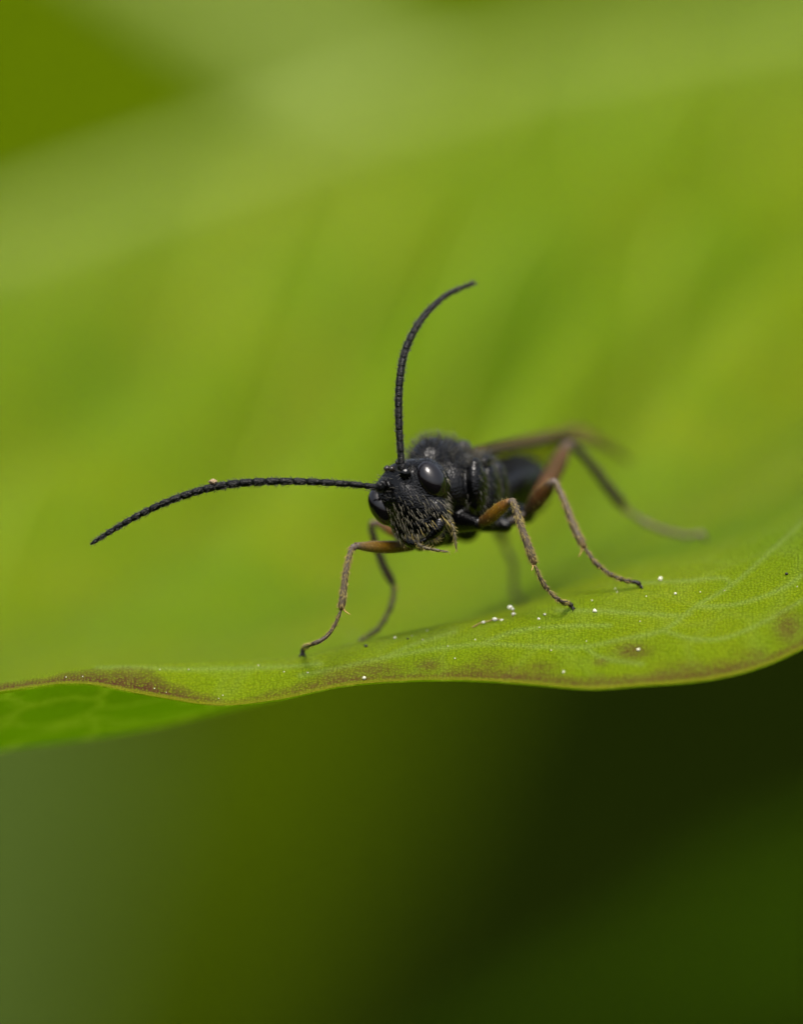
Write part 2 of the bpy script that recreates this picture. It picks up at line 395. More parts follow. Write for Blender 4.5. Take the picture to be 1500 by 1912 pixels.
# pigment: purplish brown margin and blotches, as seen along this leaf
w = np.interp(px, [-400, 0, 120, 260, 420, 520, 640, 760, 900, 1050, 1200, 1320, 1430, 1600], [.35, .22, .3, .34, .2, .2, .30, .22, .22, .20, .16, .22, .16, .2])
w = w*(1+.30*noise1(px, 3))+.02; w = np.clip(w, .05, .6)
pig = np.clip(1.25-arc/w[:, None], 0, 1)**.7
pig *= np.clip((arc-.03)/.06, 0, 1)
pig *= np.interp(px, [-400, 0, 300, 420, 520, 700, 1100, 1300, 1600], [1, 1, 1, .75, .65, .95, .9, .95, .9])[:, None]
for (bx, by, rx, ry, k) in [(1182, 1216, 34, 15, .85), (1122, 1236, 14, 8, .6), (1472, 1172, 26, 30, .8), (800, 1243, 26, 13, .7), (915, 1238, 26, 14, .6), (1010, 1247, 32, 13, .6),
                            (880, 1247, 20, 10, .6), (700, 1252, 60, 16, .7), (1290, 1246, 60, 14, .5), (1410, 1222, 40, 12, .5), (650, 1258, 40, 16, .5), (960, 1250, 30, 10, .5), (850, 1250, 30, 9, .4)]:
    q = ((IPX-bx)/rx)**2+((IPY-by)/ry)**2
    pig = np.maximum(pig, k*np.exp(-q*1.1)*(S[..., 2] < 3))
rim = np.clip(1.3-arc/.07, 0, 1)*.8
# veins near the margin (soft pale lines)
VL = [[(560, 1262), (640, 1246), (720, 1228), (800, 1214), (900, 1203), (1000, 1207), (1090, 1208), (1167, 1193), (1240, 1177), (1300, 1133), (1367, 1093), (1440, 1030), (1520, 955)],
      [(1240, 1178), (1300, 1194), (1360, 1190), (1430, 1160), (1520, 1110)], [(180, 1247), (260, 1247), (340, 1250), (430, 1249), (520, 1246), (600, 1240)],
      [(1040, 1140), (1130, 1142), (1260, 1150), (1290, 1146)], [(900, 1203), (960, 1180), (1040, 1170), (1140, 1168)], [(1300, 1133), (1380, 1128), (1460, 1100), (1520, 1060)], [(1180, 1090), (1280, 1085), (1350, 1080), (1367, 1093)],
      [(720, 1228), (770, 1205), (850, 1180)], [(1090, 1208), (1130, 1230), (1200, 1240)]]
vm = np.zeros_like(IPX); near = S[..., 2] < 3.5
for pl in VL:
    pts = catmull(np.array(pl, float), len(pl)*8)
    best = np.full(IPX.shape, 1e9)
    for a, b in zip(pts[:-1], pts[1:]):
        ab = b-a; tt = np.clip(((IPX-a[0])*ab[0]+(IPY-a[1])*ab[1])/(ab@ab), 0, 1)
        best = np.minimum(best, np.hypot(IPX-a[0]-tt*ab[0], IPY-a[1]-tt*ab[1]))
    vm = np.maximum(vm, np.exp(-(best/4.5)**2)*.5*near)
S2 = S.copy(); S2 += Nn*(vm*.012)[..., None]
TH = .045*np.sqrt(np.clip(arc/.03, 0, 1))+.0015+.125*np.clip((arc-.1)/1.2, 0, 1)
top = S2.reshape(-1, 3); bot = (S-Nn*TH[..., None]).reshape(-1, 3)
idx = np.arange(nu*nv).reshape(nu, nv); nt_ = nu*nv
ft = np.stack([idx[:-1, :-1], idx[1:, :-1], idx[1:, 1:], idx[:-1, 1:]], -1).reshape(-1, 4)
fb = ft[:, ::-1]+nt_
def strip(a, b): return np.stack([a[:-1], a[1:], b[1:], b[:-1]], -1)
e0 = strip(idx[:, 0][::-1], idx[:, 0][::-1]+nt_); e1 = strip(idx[:, -1], idx[:, -1]+nt_)
e2 = strip(idx[0], idx[0]+nt_); e3 = strip(idx[-1][::-1], idx[-1][::-1]+nt_)
LF = np.concatenate([ft, fb, e0, e1, e2, e3])
at = dict(pigment=np.concatenate([pig.ravel(), (pig*0).ravel()]), vein=np.concatenate([vm.ravel(), vm.ravel()]), rim=np.concatenate([rim.ravel(), rim.ravel()]))
LO = surf(np.array([750.]), np.array([5.0]))[0, 0]
leaf = empty('leaf', LO); tag(leaf, 'large bright green leaf with wavy purplish brown margin under the wasp', 'leaf')
blade = mesh_obj('blade', np.concatenate([top, bot]), LF, M_LEAF, leaf, origin=LO, attrs=at, flip=False)
blade.data.materials.append(M_UNDER)
mi = np.zeros(len(blade.data.polygons), np.int32); mi[len(ft):2*len(ft)] = 1; blade.data.polygons.foreach_set('material_index', mi)
BV = BVHTree.FromPolygons([Vector(x) for x in W(top).tolist()], ft.tolist())
CAMW = Vector(W((0, 0, -D)))
def hit(px_, py_):
    """where the sight line of a photo pixel meets the leaf"""
    t_ = Vector(W(A(px_, py_, 0))); r = BV.ray_cast(CAMW, (t_-CAMW).normalized())
    return (Dn(np.array(r[0])), Dn(np.array(r[0]+r[1]))-Dn(np.array(r[0]))) if r[0] else (None, None)
def drop(p):
    """vertical drop of a design point on to the leaf"""
    w_ = Vector(W(p)); r = BV.ray_cast(w_+Vector((0, 0, 8)), Vector((0, 0, -1))); return Dn(np.array(r[0]))

# midrib and side veins, raised ribs on the blade
def rib(name, pxs, vs, r0, r1, n=60, lift=.2):
    tt = np.linspace(0, 1, n); a = catmull(np.array(list(zip(pxs, vs)), float), n)
    P = np.array([surf(np.array([q[0]]), np.array([q[1]]))[0, 0] for q in a])
    R = r0+(r1-r0)*tt; P[:, 1] += R*lift-R*.5
    v, f = loft(P, R, 10, R); return mesh_obj(name, v, f, M_VEIN if name == 'midrib' else M_SVEIN, leaf)
rib('midrib', (-3000, -1200, 0, 400, 750, 1100, 1500, 3000, 4600), (11,)*9, .42, .36, 90, .5)
for k, (x0, x1) in enumerate([(150, -330), (560, -60), (930, 330), (1260, 700), (1560, 1100), (1900, 1520), (-300, -700), (2300, 2000)]):
    rib('side_vein', (x0, (x0*.7+x1*.3), (x0*.3+x1*.7), x1), (10.95, 10.2, 9.3, 8.4), .09, .02, 40, .0)
# ------------------------------------------------------------------ lower leaves, far out of focus
def low_leaf(base, tip, width, m, label, curve=.10, roll=0.0, rib=.35, rm=None):
    nu_, nv_ = 15, 28; u = np.linspace(-1, 1, nu_); v_ = np.linspace(0, 1, nv_)
    B, T_ = W(base), W(tip); ax = T_-B; L = np.linalg.norm(ax); ax /= L
    up = np.array([math.sin(roll), -.35, 1.0]); sd = np.cross(ax, up); sd /= np.linalg.norm(sd); nm = np.cross(sd, ax); nm *= np.sign(nm[2])
    U, V_ = np.meshgrid(u, v_, indexing='ij')
    wd = np.sin(np.pi*np.clip(V_, 0, 1)**.8)**.7*width/2+.1
    x = U*wd*(1+.03*np.sin(V_*40)); z = np.abs(U)*wd*.2+curve*L*(.25-(V_-.5)**2)+.006*L*np.sin(V_*26)*np.abs(U)
    p = B+x[..., None]*sd+(V_*L)[..., None]*ax+z[..., None]*nm; k = nu_*nv_; p = p.reshape(-1, 3); q = p-nm*.15
    ix = np.arange(k).reshape(nu_, nv_); f = np.stack([ix[:-1, :-1], ix[1:, :-1], ix[1:, 1:], ix[:-1, 1:]], -1).reshape(-1, 4)
    per = list(ix[:, 0])+list(ix[-1, 1:])+list(ix[::-1, -1][1:])+list(ix[0, ::-1][1:-1]); per = np.array(per+[per[0]])
    F = np.concatenate([f, f[:, ::-1]+k, strip(per[::-1], per[::-1]+k)])
    root = empty('leaf', base); tag(root, label, 'leaf')
    mesh_obj('blade', Dn(np.concatenate([p, q])), F, m, root, origin=base, flip=False)
    mid = p.reshape(nu_, nv_, 3)[nu_//2]
    v2, f2 = loft(Dn(mid), np.linspace(rib, rib*.35, nv_), 8); mesh_obj('midrib', v2, f2, rm or m, root)
    b1 = np.array([B[0]*.9, B[1]+10, -6.0]); tt = np.linspace(0, 1, 14)[:, None]
    st_ = B*(1-tt)+b1*tt; st_[:, 1] += 14*np.sin(tt[:, 0]*np.pi)
    v2, f2 = loft(Dn(st_), np.linspace(.4, .9, 14), 8); mesh_obj('stalk', v2, f2, m, root)
    return root
low_leaf(A(1700, 930, 72), A(-550, -640, 130), 46.0, M_DEEP, 'deep green leaf with a broad pale midrib standing behind the large leaf', .03, 0.0, 1.5, M_VEIN)
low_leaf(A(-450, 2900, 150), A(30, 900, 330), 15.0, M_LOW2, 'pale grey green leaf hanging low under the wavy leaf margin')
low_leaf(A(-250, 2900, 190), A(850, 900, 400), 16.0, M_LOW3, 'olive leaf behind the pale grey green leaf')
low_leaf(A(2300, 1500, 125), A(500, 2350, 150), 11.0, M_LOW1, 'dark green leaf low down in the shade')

# ------------------------------------------------------------------ the wasp: body as a distance field
HC = A(772, 930, .30)
he = np.array([.80, .44, -.40]); he /= np.linalg.norm(he)
hw = np.array([.46, -.88, -.03]); hw -= he*(hw@he); hw /= np.linalg.norm(hw)
hf = np.cross(he, hw); hf *= -np.sign(hf[2])
HAX = np.stack([he, hw, hf])
def Hd(a, b, c): return HC+a*he+b*hw+c*hf
bt = np.array([.31, .05, .95]); bt /= np.linalg.norm(bt)
bl = np.array([.95, .06, -.31]); bl -= bt*(bl@bt); bl /= np.linalg.norm(bl)
bu = np.cross(bt, bl); bu *= np.sign(bu[1]); BAX = np.stack([bl, bu, bt])
BC = A(850, 903, 1.2)
def Bd(a, b, c): return BC+a*bl+b*bu+c*bt

def ell(p, c, ax, r):
    q = (p-np.asarray(c, np.float32))@np.asarray(ax, np.float32).T; r = np.asarray(r, np.float32)
    k0 = np.sqrt(np.einsum('ij,ij->i', q/r, q/r)); k1 = np.sqrt(np.einsum('ij,ij->i', q/(r*r), q/(r*r)))+1e-6
    return k0*(k0-1)/k1
def cap(p, a, b, ra, rb):
    a = np.asarray(a, np.float32); b = np.asarray(b, np.float32); ab = b-a
    h = np.clip(((p-a)@ab)/(ab@ab), 0, 1); return np.linalg.norm(p-a-h[:, None]*ab, axis=1)-(ra+(rb-ra)*h)
def smin(a, b, k):
    h = np.clip(.5+.5*(b-a)/k, 0, 1); return b+(a-b)*h-k*h*(1-h)
def smax(a, b, k): return -smin(-a, -b, k)

AB0, AB1 = A(915, 920, 2.25), A(1002, 905, 4.8)
abt = (AB1-AB0)/np.linalg.norm(AB1-AB0); abl = np.array([.95, 0, -.3]); abl -= abt*(abl@abt); abl /= np.linalg.norm(abl); abu = np.cross(abt, abl); abu *= np.sign(abu[1])
ABAX = np.stack([abl, abu, abt]); ABL = np.linalg.norm(AB1-AB0)
COX = {'FR': (A(862, 972, .75), A(893, 978, .55)), 'MR': (A(905, 972, 1.35), A(945, 982, 1.2)), 'HR': (A(930, 955, 2.1), A(985, 962, 2.3)),
       'FL': (A(815, 1000, 1.05), A(785, 1017, .85)), 'ML': (A(835, 998, 1.75), A(785, 1008, 1.7)), 'HL': (A(870, 985, 2.5), A(880, 990, 2.9))}
def head_sdf(p):
    d = ell(p, Hd(0, -.07, -.02), HAX, (.535, .41, .33))
    d = smin(d, ell(p, Hd(0, .20, .05), HAX, (.37, .34, .28)), .12)
    d = smin(d, ell(p, Hd(0, .02, .25), HAX, (.17, .22, .10)), .08)                      # face bulge
    d = smin(d, ell(p, Hd(0, .36, .22), HAX, (.21, .10, .09)), .05)                      # clypeus
    for s in (-1, 1):
        d = smax(d, -ell(p, Hd(s*.19, -.27, .36), HAX, (.10, .13, .10)), .06)            # antennal scrobes
        d = smin(d, ell(p, Hd(s*.175, -.315, .275), HAX, (.075, .075, .07)), .03)        # sockets
        d = smin(d, ell(p, Hd(s*.27, .28, .10), HAX, (.13, .2, .16)), .06)               # cheeks
        # orbit ridge round the eye
        d = smin(d, ell(p, Hd(s*.35, -.085, .02), HAX, (.19, .295, .235)), .03)
    d = smin(d, ell(p, Hd(0, -.42, .06), HAX, (.14, .07, .10)), .05)                     # ocellar hump
    d = smax(d, -cap(p, Hd(-.2, .275, .345), Hd(.2, .275, .345), .022, .022), .03)       # groove above the clypeus
    d = smax(d, -cap(p, Hd(0, -.40, .35), Hd(0, -.15, .36), .03, .02), .04)
    return d
def thorax_sdf(p):
    d = ell(p, Bd(0, -.08, .02), BAX, (.45, .49, .70))
    d = smin(d, ell(p, Bd(-.19, .27, -.25), BAX, (.30, .335, .43)), .04)                  # mesoscutum
    d = smin(d, ell(p, Bd(-.09, .25, -.02), BAX, (.27, .325, .27)), .05)
    d = smin(d, cap(p, Hd(0, -.02, -.2), Bd(-.05, .0, -.35), .2, .34), .08)              # neck and collar
    for s in (-1, 1):
        d = smin(d, ell(p, Bd(s*.40, -.02, -.33), BAX, (.12, .34, .22)), .04)            # pronotum side
        d = smin(d, ell(p, Bd(s*.43, -.16, .12), BAX, (.12, .40, .26)), .04)             # mesopleuron
        d = smin(d, ell(p, Bd(s*.40, -.10, .52), BAX, (.13, .34, .18)), .035)            # metapleuron
        d = smin(d, ell(p, Bd(s*.42, .26, .02), BAX, (.07, .075, .11)), .015)            # tegula
        d = smin(d, ell(p, Bd(s*.36, .25, .30), BAX, (.09, .085, .11)), .02)
        d = smin(d, ell(p, Bd(s*.44, .13, .20), BAX, (.06, .06, .09)), .02)
        d = smax(d, -cap(p, Bd(s*.42, .40, .06), Bd(s*.49, .16, -.34), .028, .022), .03) # groove under the mesoscutum
        d = smax(d, -cap(p, Bd(s*.55, .1, -.10), Bd(s*.50, -.45, -.16), .035, .03), .04)
        d = smax(d, -cap(p, Bd(s*.55, .12, .36), Bd(s*.48, -.42, .36), .035, .03), .04)
        d = smax(d, -cap(p, Bd(-.19+s*.15, .63, -.1), Bd(-.19+s*.17, .55, -.5), .02, .012), .04)   # notauli
    d = smax(d, -cap(p, Bd(-.3, .56, .25), Bd(.34, .46, .25), .045, .045), .04)            # groove before the scutellum
    d = smin(d, ell(p, Bd(.0, .42, .43), BAX, (.115, .11, .13)), .03)                     # scutellum
    d = smin(d, ell(p, Bd(0, .0, .78), BAX, (.36, .42, .36)), .06)                       # propodeum
    return d
def abdomen_sdf(p):
    q = (p-AB0.astype(np.float32))@ABAX.T.astype(np.float32); s = np.clip(q[:, 2]/ABL, 0, 1)
    prof = np.interp(s, [0, .06, .15, .3, .45, .6, .75, .88, 1], [.11, .13, .23, .34, .40, .41, .36, .24, .06]).astype(np.float32)
    ph = (s*7.0) % 1.0; prof = prof*(1+.045*(ph-.5))
    rr_ = np.sqrt(q[:, 0]**2+(q[:, 1]/1.08)**2); dz = np.maximum(np.maximum(-q[:, 2], q[:, 2]-ABL), 0)
    return np.sqrt(np.maximum(rr_-prof, 0)**2+dz**2)+np.minimum(np.maximum(rr_-prof, dz-1e-6), 0)*.8
def body_sdf(p):
    p = p.astype(np.float32)
    d = smin(head_sdf(p), thorax_sdf(p), .015)
    d = smin(d, cap(p, Bd(0, -.12, .95), AB0+abt*.2, .16, .11), .06)
    d = smin(d, abdomen_sdf(p), .04)
    for k, (a, b) in COX.items():
        r = .15 if k[0] != 'H' else .19
        d = smin(d, cap(p, a, b, r, r*.55), .035)
    return d
lo = np.array([-.62, -.95, -.35]); hi = np.array([2.1, 1.15, 5.15]); h = .021
nx, ny, nz = [int(math.ceil(q)) for q in (hi-lo)/h]
gxs = [lo[i]+h*np.arange(n_) for i, n_ in enumerate((nx, ny, nz))]
F3 = np.empty((nx, ny, nz), np.float32)
GY, GZ = np.meshgrid(gxs[1], gxs[2], indexing='ij')
for i in range(0, nx, 8):
    xs = gxs[0][i:i+8]; m_ = len(xs)
    q = np.stack([np.repeat(xs, ny*nz), np.tile(GY.ravel(), m_), np.tile(GZ.ravel(), m_)], -1)
    F3[i:i+8] = body_sdf(q).reshape(m_, ny, nz)
def surface_nets(F):
    s = F < 0; nx, ny, nz = F.shape
    c = [(i, j, k) for i in (0, 1) for j in (0, 1) for k in (0, 1)]
    def sl(o): return (slice(o[0], nx-1+o[0]), slice(o[1], ny-1+o[1]), slice(o[2], nz-1+o[2]))
    cnt = sum(s[sl(o)].astype(np.int8) for o in c); act = (cnt > 0) & (cnt < 8)
    ci = np.argwhere(act); vid = -np.ones(act.shape, np.int64); vid[act] = np.arange(len(ci))
    acc = np.zeros((len(ci), 3)); num = np.zeros(len(ci))
    for a in c:
        for ax in range(3):
            if a[ax] == 1: continue
            b = list(a); b[ax] = 1
            fa = F[ci[:, 0]+a[0], ci[:, 1]+a[1], ci[:, 2]+a[2]]; fb = F[ci[:, 0]+b[0], ci[:, 1]+b[1], ci[:, 2]+b[2]]
            x = (fa < 0) != (fb < 0); t_ = np.where(x, fa/np.where(x, fa-fb, 1), 0)
            pt = np.array(a, float)[None]+0*acc; pt[:, ax] += t_; acc[x] += pt[x]; num[x] += 1
    V = ci+acc/num[:, None]; Fc = []
    for ax in range(3):
        o1, o2 = [q for q in range(3) if q != ax]
        a = s.take(range(F.shape[ax]-1), ax); b = s.take(range(1, F.shape[ax]), ax); e = np.argwhere(a != b)
        e = e[(e[:, o1] > 0) & (e[:, o2] > 0) & (e[:, o1] < F.shape[o1]-1) & (e[:, o2] < F.shape[o2]-1)]
        neg = s[e[:, 0], e[:, 1], e[:, 2]]
        def cell(p_, q_):
            z = e.copy(); z[:, o1] -= p_; z[:, o2] -= q_; return vid[z[:, 0], z[:, 1], z[:, 2]]
        qd = np.stack([cell(1, 1), cell(0, 1), cell(0, 0), cell(1, 0)], -1)
        flip_ = neg if ax != 1 else ~neg
        qd[flip_] = qd[flip_][:, ::-1]; Fc.append(qd)
    return V, np.concatenate(Fc)
BVt, BF = surface_nets(F3); BVt = lo+BVt*h
def grad(p, fn, e=.004):
    g_ = np.stack([(fn(p+np.eye(3)[i]*e)-fn(p-np.eye(3)[i]*e))/(2*e) for i in range(3)], -1)
    return g_
for _ in range(2):
    g_ = grad(BVt, body_sdf); d_ = body_sdf(BVt); BVt = BVt-g_*(np.clip(d_, -.02, .02)/(np.sum(g_*g_, 1)+1e-6))[:, None]
BN = grad(BVt, body_sdf); BN /= np.linalg.norm(BN, axis=1)[:, None]+1e-9

WB = drop(BC)
wasp = empty('wasp', WB)
tag(wasp, 'small black wasp with long beaded antennae and brown legs standing on the leaf', 'wasp')
body = mesh_obj('body', BVt, BF, M_BODY, wasp, origin=HC)

# eyes, ocelli
EYER = (.165, .258, .205)
for s in (-1, 1):
    v, f = ball(Hd(s*.375, -.085, .085), HAX, EYER, 40, 28); mesh_obj('eye', v, f, M_EYE, wasp)
for a, b, c in ((-.085, -.475, .10), (.085, -.475, .08), (0.0, -.44, .165)):
    v, f = ball(Hd(a, b, c), HAX, (.042, .042, .042), 14, 9); mesh_obj('ocellus', v, f, M_OCEL, wasp)
# mandibles and palps
for s in (-1, 1):
    P = catmull([Hd(s*.25, .38, .14), Hd(s*.22, .47, .21), Hd(s*.10, .53, .24), Hd(-s*.02, .535, .235)], 14)
    v, f = loft(P, np.interp(np.linspace(0, 1, 14), [0, .5, 1], [.085, .07, .02]), 12); mesh_obj('mandible', v, f, M_BODY, wasp)
def beaded(P, R, nseg, m, name, parent, gap=.82, attrs=None, rings=8, n=12, ratio=1.0, joint=.74):
    """chain of jointed segments along P; each its own mesh"""
    P = np.asarray(P); seg = np.concatenate([[0], np.cumsum(np.linalg.norm(np.diff(P, axis=0), axis=1))]); Lt = seg[-1]
    wts = np.linspace(1, ratio, nseg); cut = np.concatenate([[0], np.cumsum(wts)])/wts.sum()
    objs = []
    for k in range(nseg):
        tt = np.linspace(cut[k], cut[k+1], rings)*Lt
        q = np.stack([np.interp(tt, seg, P[:, i]) for i in range(3)], -1); r = np.interp(tt, seg, R)
        x = np.linspace(0, 1, rings); sh = np.interp(x, [0, .1, .28, .8, .93, 1], [joint, (joint+1)/2+.04, .99, 1.02, .99, joint+.04])
        if k == nseg-1: sh = np.interp(x, [0, .1, .4, .75, 1], [.62, .9, 1, .75, .18])
        v, f = loft(q, r*sh, n); objs.append(mesh_obj(name, v, f, m, parent))
    return objs
def limb_hairs(P, R, count, length, rad, lean, m, parent, name='hair', t0=0., t1=1., seed=1):
    r_ = np.random.default_rng(seed); seg = np.concatenate([[0], np.cumsum(np.linalg.norm(np.diff(P, axis=0), axis=1))])
    T, U, V = frames(P); tt = r_.uniform(t0, t1, count)*seg[-1]; an = r_.uniform(0, 2*np.pi, count)
    I = lambda Q: np.stack([np.interp(tt, seg, Q[:, i]) for i in range(3)], -1)
    u, w_, tg = I(U), I(V), I(T); rr_ = np.interp(tt, seg, R)
    nn = u*np.cos(an)[:, None]+w_*np.sin(an)[:, None]; nn /= np.linalg.norm(nn, axis=1)[:, None]
    b = I(P)+nn*rr_[:, None]*.97; dr = nn+tg*lean+r_.normal(size=nn.shape)*.18
    return b, dr, length*r_.uniform(.6, 1.25, count), rad
ANTS = [([(707, 911, .00), (690, 908, -.03), (640, 903, -.08), (560, 899, -.12), (480, 900, -.12), (420, 906, -.10), (370, 917, -.06), (310, 938, 0), (255, 964, .05), (210, 990, .09), (168, 1017, .12)],
         [.040, .040, .041, .046, .050, .050, .048, .044, .040, .035, .024], Hd(-.175, -.325, .29), 25, .62),
        ([(750, 868, .0), (748, 838, .04), (745, 785, .10), (745, 735, .18), (749, 692, .28), (757, 655, .40), (776, 614, .56), (802, 579, .74), (838, 549, .95), (888, 527, 1.2)],
         [.043, .045, .047, .048, .048, .047, .044, .039, .032, .02], Hd(.175, -.325, .29), 25, .62)]
for pts, rad, sock, ns, rt in ANTS:
    P0 = A(*pts[0]); sc_ = catmull([sock-(P0-sock)*.15, sock+(P0-sock)*.4, sock+(P0-sock)*.8, P0+(P0-sock)*.06], 10)
    v, f = loft(sc_, np.interp(np.linspace(0, 1, 10), [0, .15, .5, .85, 1], [.04, .05, .062, .062, .035]), 14)
    an = mesh_obj('antenna', v, f, M_ANT, wasp)
    P = catmull(np.array([A(*q) for q in pts]), 160); R = catmull(np.array(rad)[:, None], 160)[:, 0]
    beaded(P, R, ns, M_ANT, 'antenna_segment', an, ratio=rt, joint=.74 if pts[0][0] < 720 else .90)
    b, dr, L, r = limb_hairs(P, R, 900, .045, .0028, .9, M_HAIR, an, seed=int(pts[0][0]))
    v, f = hairs(b, dr, L, r); tag(mesh_obj('hair', v, f, M_GREYHAIR, an, flip=False), kind='stuff')

# palps
PALPS = [[(779, 1006, .12), (783, 1017, .06), (795, 1023, .03), (815, 1027, .0), (840, 1031, -.02)],
         [(826, 970, .12), (838, 973, .05), (846, 984, .02), (850, 1003, .0), (853, 1029, .0)],
         [(806, 992, .10), (812, 1002, .05), (818, 1008, .04), (822, 1005, .05)]]
for i, pl in enumerate(PALPS):
    P = catmull(np.array([A(*q) for q in pl]), 60); R = np.interp(np.linspace(0, 1, 60), [0, .3, .8, 1], [.024, .026, .02, .008])
    pp = mesh_obj('palp', *loft(P[:8], R[:8], 10), M_PALP, wasp); beaded(P[5:], R[5:], 4, M_PALP, 'palp_segment', pp)
    b, dr, L, r = limb_hairs(P, R, 80, .05, .0025, 1.0, M_GOLD, pp, seed=50+i)
    tag(mesh_obj('hair', *hairs(b, dr, L, r), M_GOLD, pp, flip=False), kind='stuff')

# ------------------------------------------------------------------ legs
OR = (.155, .08, .003); DKB = (.025, .014, .005); GB = (.10, .078, .055); BLK = (.010, .008, .006); RED = (.062, .029, .003)
def colramp(n, stops, rings):
    t_ = np.linspace(0, 1, rings); xs = [s[0] for s in stops]
    c = np.stack([np.interp(t_, xs, [s[1][i] for s in stops]) for i in range(3)], -1); return np.repeat(c, n, 0)
def limb(name, P, rprof, stops, parent, rings=26, n=16, m=None):
    P = catmull(P, rings); x = np.linspace(0, 1, rings); R = np.interp(x, [q[0] for q in rprof], [q[1] for q in rprof])
    R = np.convolve(np.pad(R, 1, mode='edge'), [.25, .5, .25], 'valid')
    v, f = loft(P, R, n); return mesh_obj(name, v, f, m or M_LEG, parent, attrs={'Col': colramp(n, stops, rings)}), P, R
def leg(key, fem, tib, tar, fr, tr_, ar, femc, tibc, tarc, spur, foot_dir):
    a, b = COX[key]
    fem = [A(*q) for q in fem]; tib = [A(*q) for q in tib]; tar = [np.asarray(q) if len(np.shape(q)) and isinstance(q, np.ndarray) else A(*q) for q in tar]
    t0 = b-(b-a)*.15; root, _, _ = limb('leg', [t0, (t0+fem[0])/2, fem[0]+(fem[-1]-fem[0])*.06], [(0, fr*.62), (.5, fr*.66), (1, fr*.5)], [(0, BLK), (1, DKB)], wasp, 10)
    fo, FP, FR_ = limb('femur', fem, [(0, fr*.45), (.12, fr*.8), (.42, fr), (.7, fr*.9), (.9, fr*.62), (1, fr*.5)], femc, root)
    to, TP, TR = limb('tibia', [fem[-1]+(tib[0]-fem[-1])*.3]+tib, [(0, tr_*.62), (.06, tr_*.75), (.3, tr_*.78), (.7, tr_*1.0), (.92, tr_*1.12), (1, tr_*.66)], tibc, root, 34)
    v, f = ball(fem[-1]*.55+tib[0]*.45, np.eye(3), (fr*.56,)*3, 14, 10); mesh_obj('knee', v, f, M_LEG, root, attrs={'Col': np.repeat([tibc[0][1]], len(v), 0)})
    TA = catmull([tib[-1]]+tar, 90); RA = np.interp(np.linspace(0, 1, 90), [0, .5, .85, 1], [ar*1.0, ar, ar*1.05, ar*1.1])
    seg = np.concatenate([[0], np.cumsum(np.linalg.norm(np.diff(TA, axis=0), axis=1))]); cuts = np.array([0, .40, .60, .74, .84, 1.0])*seg[-1]
    for k in range(5):
        tt = np.linspace(cuts[k], cuts[k+1], 9); q = np.stack([np.interp(tt, seg, TA[:, i]) for i in range(3)], -1); r = np.interp(tt, seg, RA)
        sh = np.interp(np.linspace(0, 1, 9), [0, .12, .6, .9, 1], [.6, .78, .95, 1.18, .8])
        v, f = loft(q, r*sh, 12); cc = np.array(tarc[0])*(1-k/4)+np.array(tarc[1])*k/4
        mesh_obj('tarsal_segment', v, f, M_LEG, root, attrs={'Col': np.repeat([cc], len(v), 0)})
    # claws and pad
    e = TA[-1]; dr = TA[-1]-TA[-6]; dr /= np.linalg.norm(dr); fd = np.asarray(foot_dir, float); side = np.cross(dr, fd); side /= np.linalg.norm(side)+1e-9
    for s in (-1, 1):
        c_ = catmull([e-dr*.02, e+dr*ar*.9+side*s*ar*1.0, e+dr*ar*1.5+side*s*ar*1.4+fd*ar*.9, e+dr*ar*1.1+side*s*ar*1.2+fd*ar*1.9], 9)
        v, f = loft(c_, np.linspace(ar*.42, ar*.12, 9), 8); mesh_obj('claw', v, f, M_CLAW, root)
    v, f = ball(e+dr*ar*.5+fd*ar*.55, np.eye(3), (ar*.8, ar*.7, ar*.8), 12, 8); mesh_obj('foot_pad', v, f, M_CLAW, root)
    # spurs at the end of the tibia
    for j, sp in enumerate(spur):
        s0 = TP[-2]; s1 = A(*sp); v, f = loft(catmull([s0, s0*.5+s1*.5+(TP[-1]-TP[-5])*.08, s1], 8), np.linspace(.016, .003, 8), 8); mesh_obj('spur', v, f, M_SPUR, root)
    # short hairs
    B_, D_, L_, r_ = [], [], [], []
    for (P, R, n_, ln, t0_) in ((FP, FR_, 90, .04, .1), (TP, TR, 320, .055, .04), (TA, RA, 190, .045, .0)):
        b_, d_, l_, q_ = limb_hairs(P, R, n_, ln, .0034, 1.3, None, None, seed=int(abs(P[0, 0]*1000)) % 9999, t0=t0_, t1=.98 if P is not TA else .86)
        B_.append(b_); D_.append(d_); L_.append(l_)
    v, f = hairs(np.concatenate(B_), np.concatenate(D_), np.concatenate(L_), .0028)
    tag(mesh_obj('hair', v, f, M_GREYHAIR if key[0] == 'H' or key == 'ML' else M_GOLD, root, flip=False), kind='stuff')
    return root
def foot(px_, py_):
    p, n_ = hit(px_, py_); return p
DN = np.array([0, -1, -.17])
f_fl = foot(565, 1226); f_fr = foot(1069, 1139); f_mr = foot(1196, 1099); f_hr = foot(1316, 1010)
print('feet depth', f_fl[2], f_fr[2], f_mr[2], f_hr[2])
UP = np.array([0, 1.0, .1])
TB = ((0, (.13, .10, .08)), (.1, GB), (.85, (.10, .078, .052)), (1, (.14, .09, .04)))
leg('FL', [(783, 1018, .85), (740, 1021, .62), (700, 1021, .40), (664, 1019, .2)], [(656, 1026, .16), (646, 1068, .1), (641, 1110, .07), (637, 1138, .05)],
    [(625, 1168, .03), (606, 1192, .0), (580, 1204, .0), (567, 1210, f_fl[2]), f_fl+UP*.045], .082, .043, .026,
    [(0, DKB), (.25, (.05, .028, .005)), (.55, OR), (.85, (.18, .11, .03)), (1, GB)], TB, ((.06, .045, .028), BLK), [(655, 1148, .05)], DN)
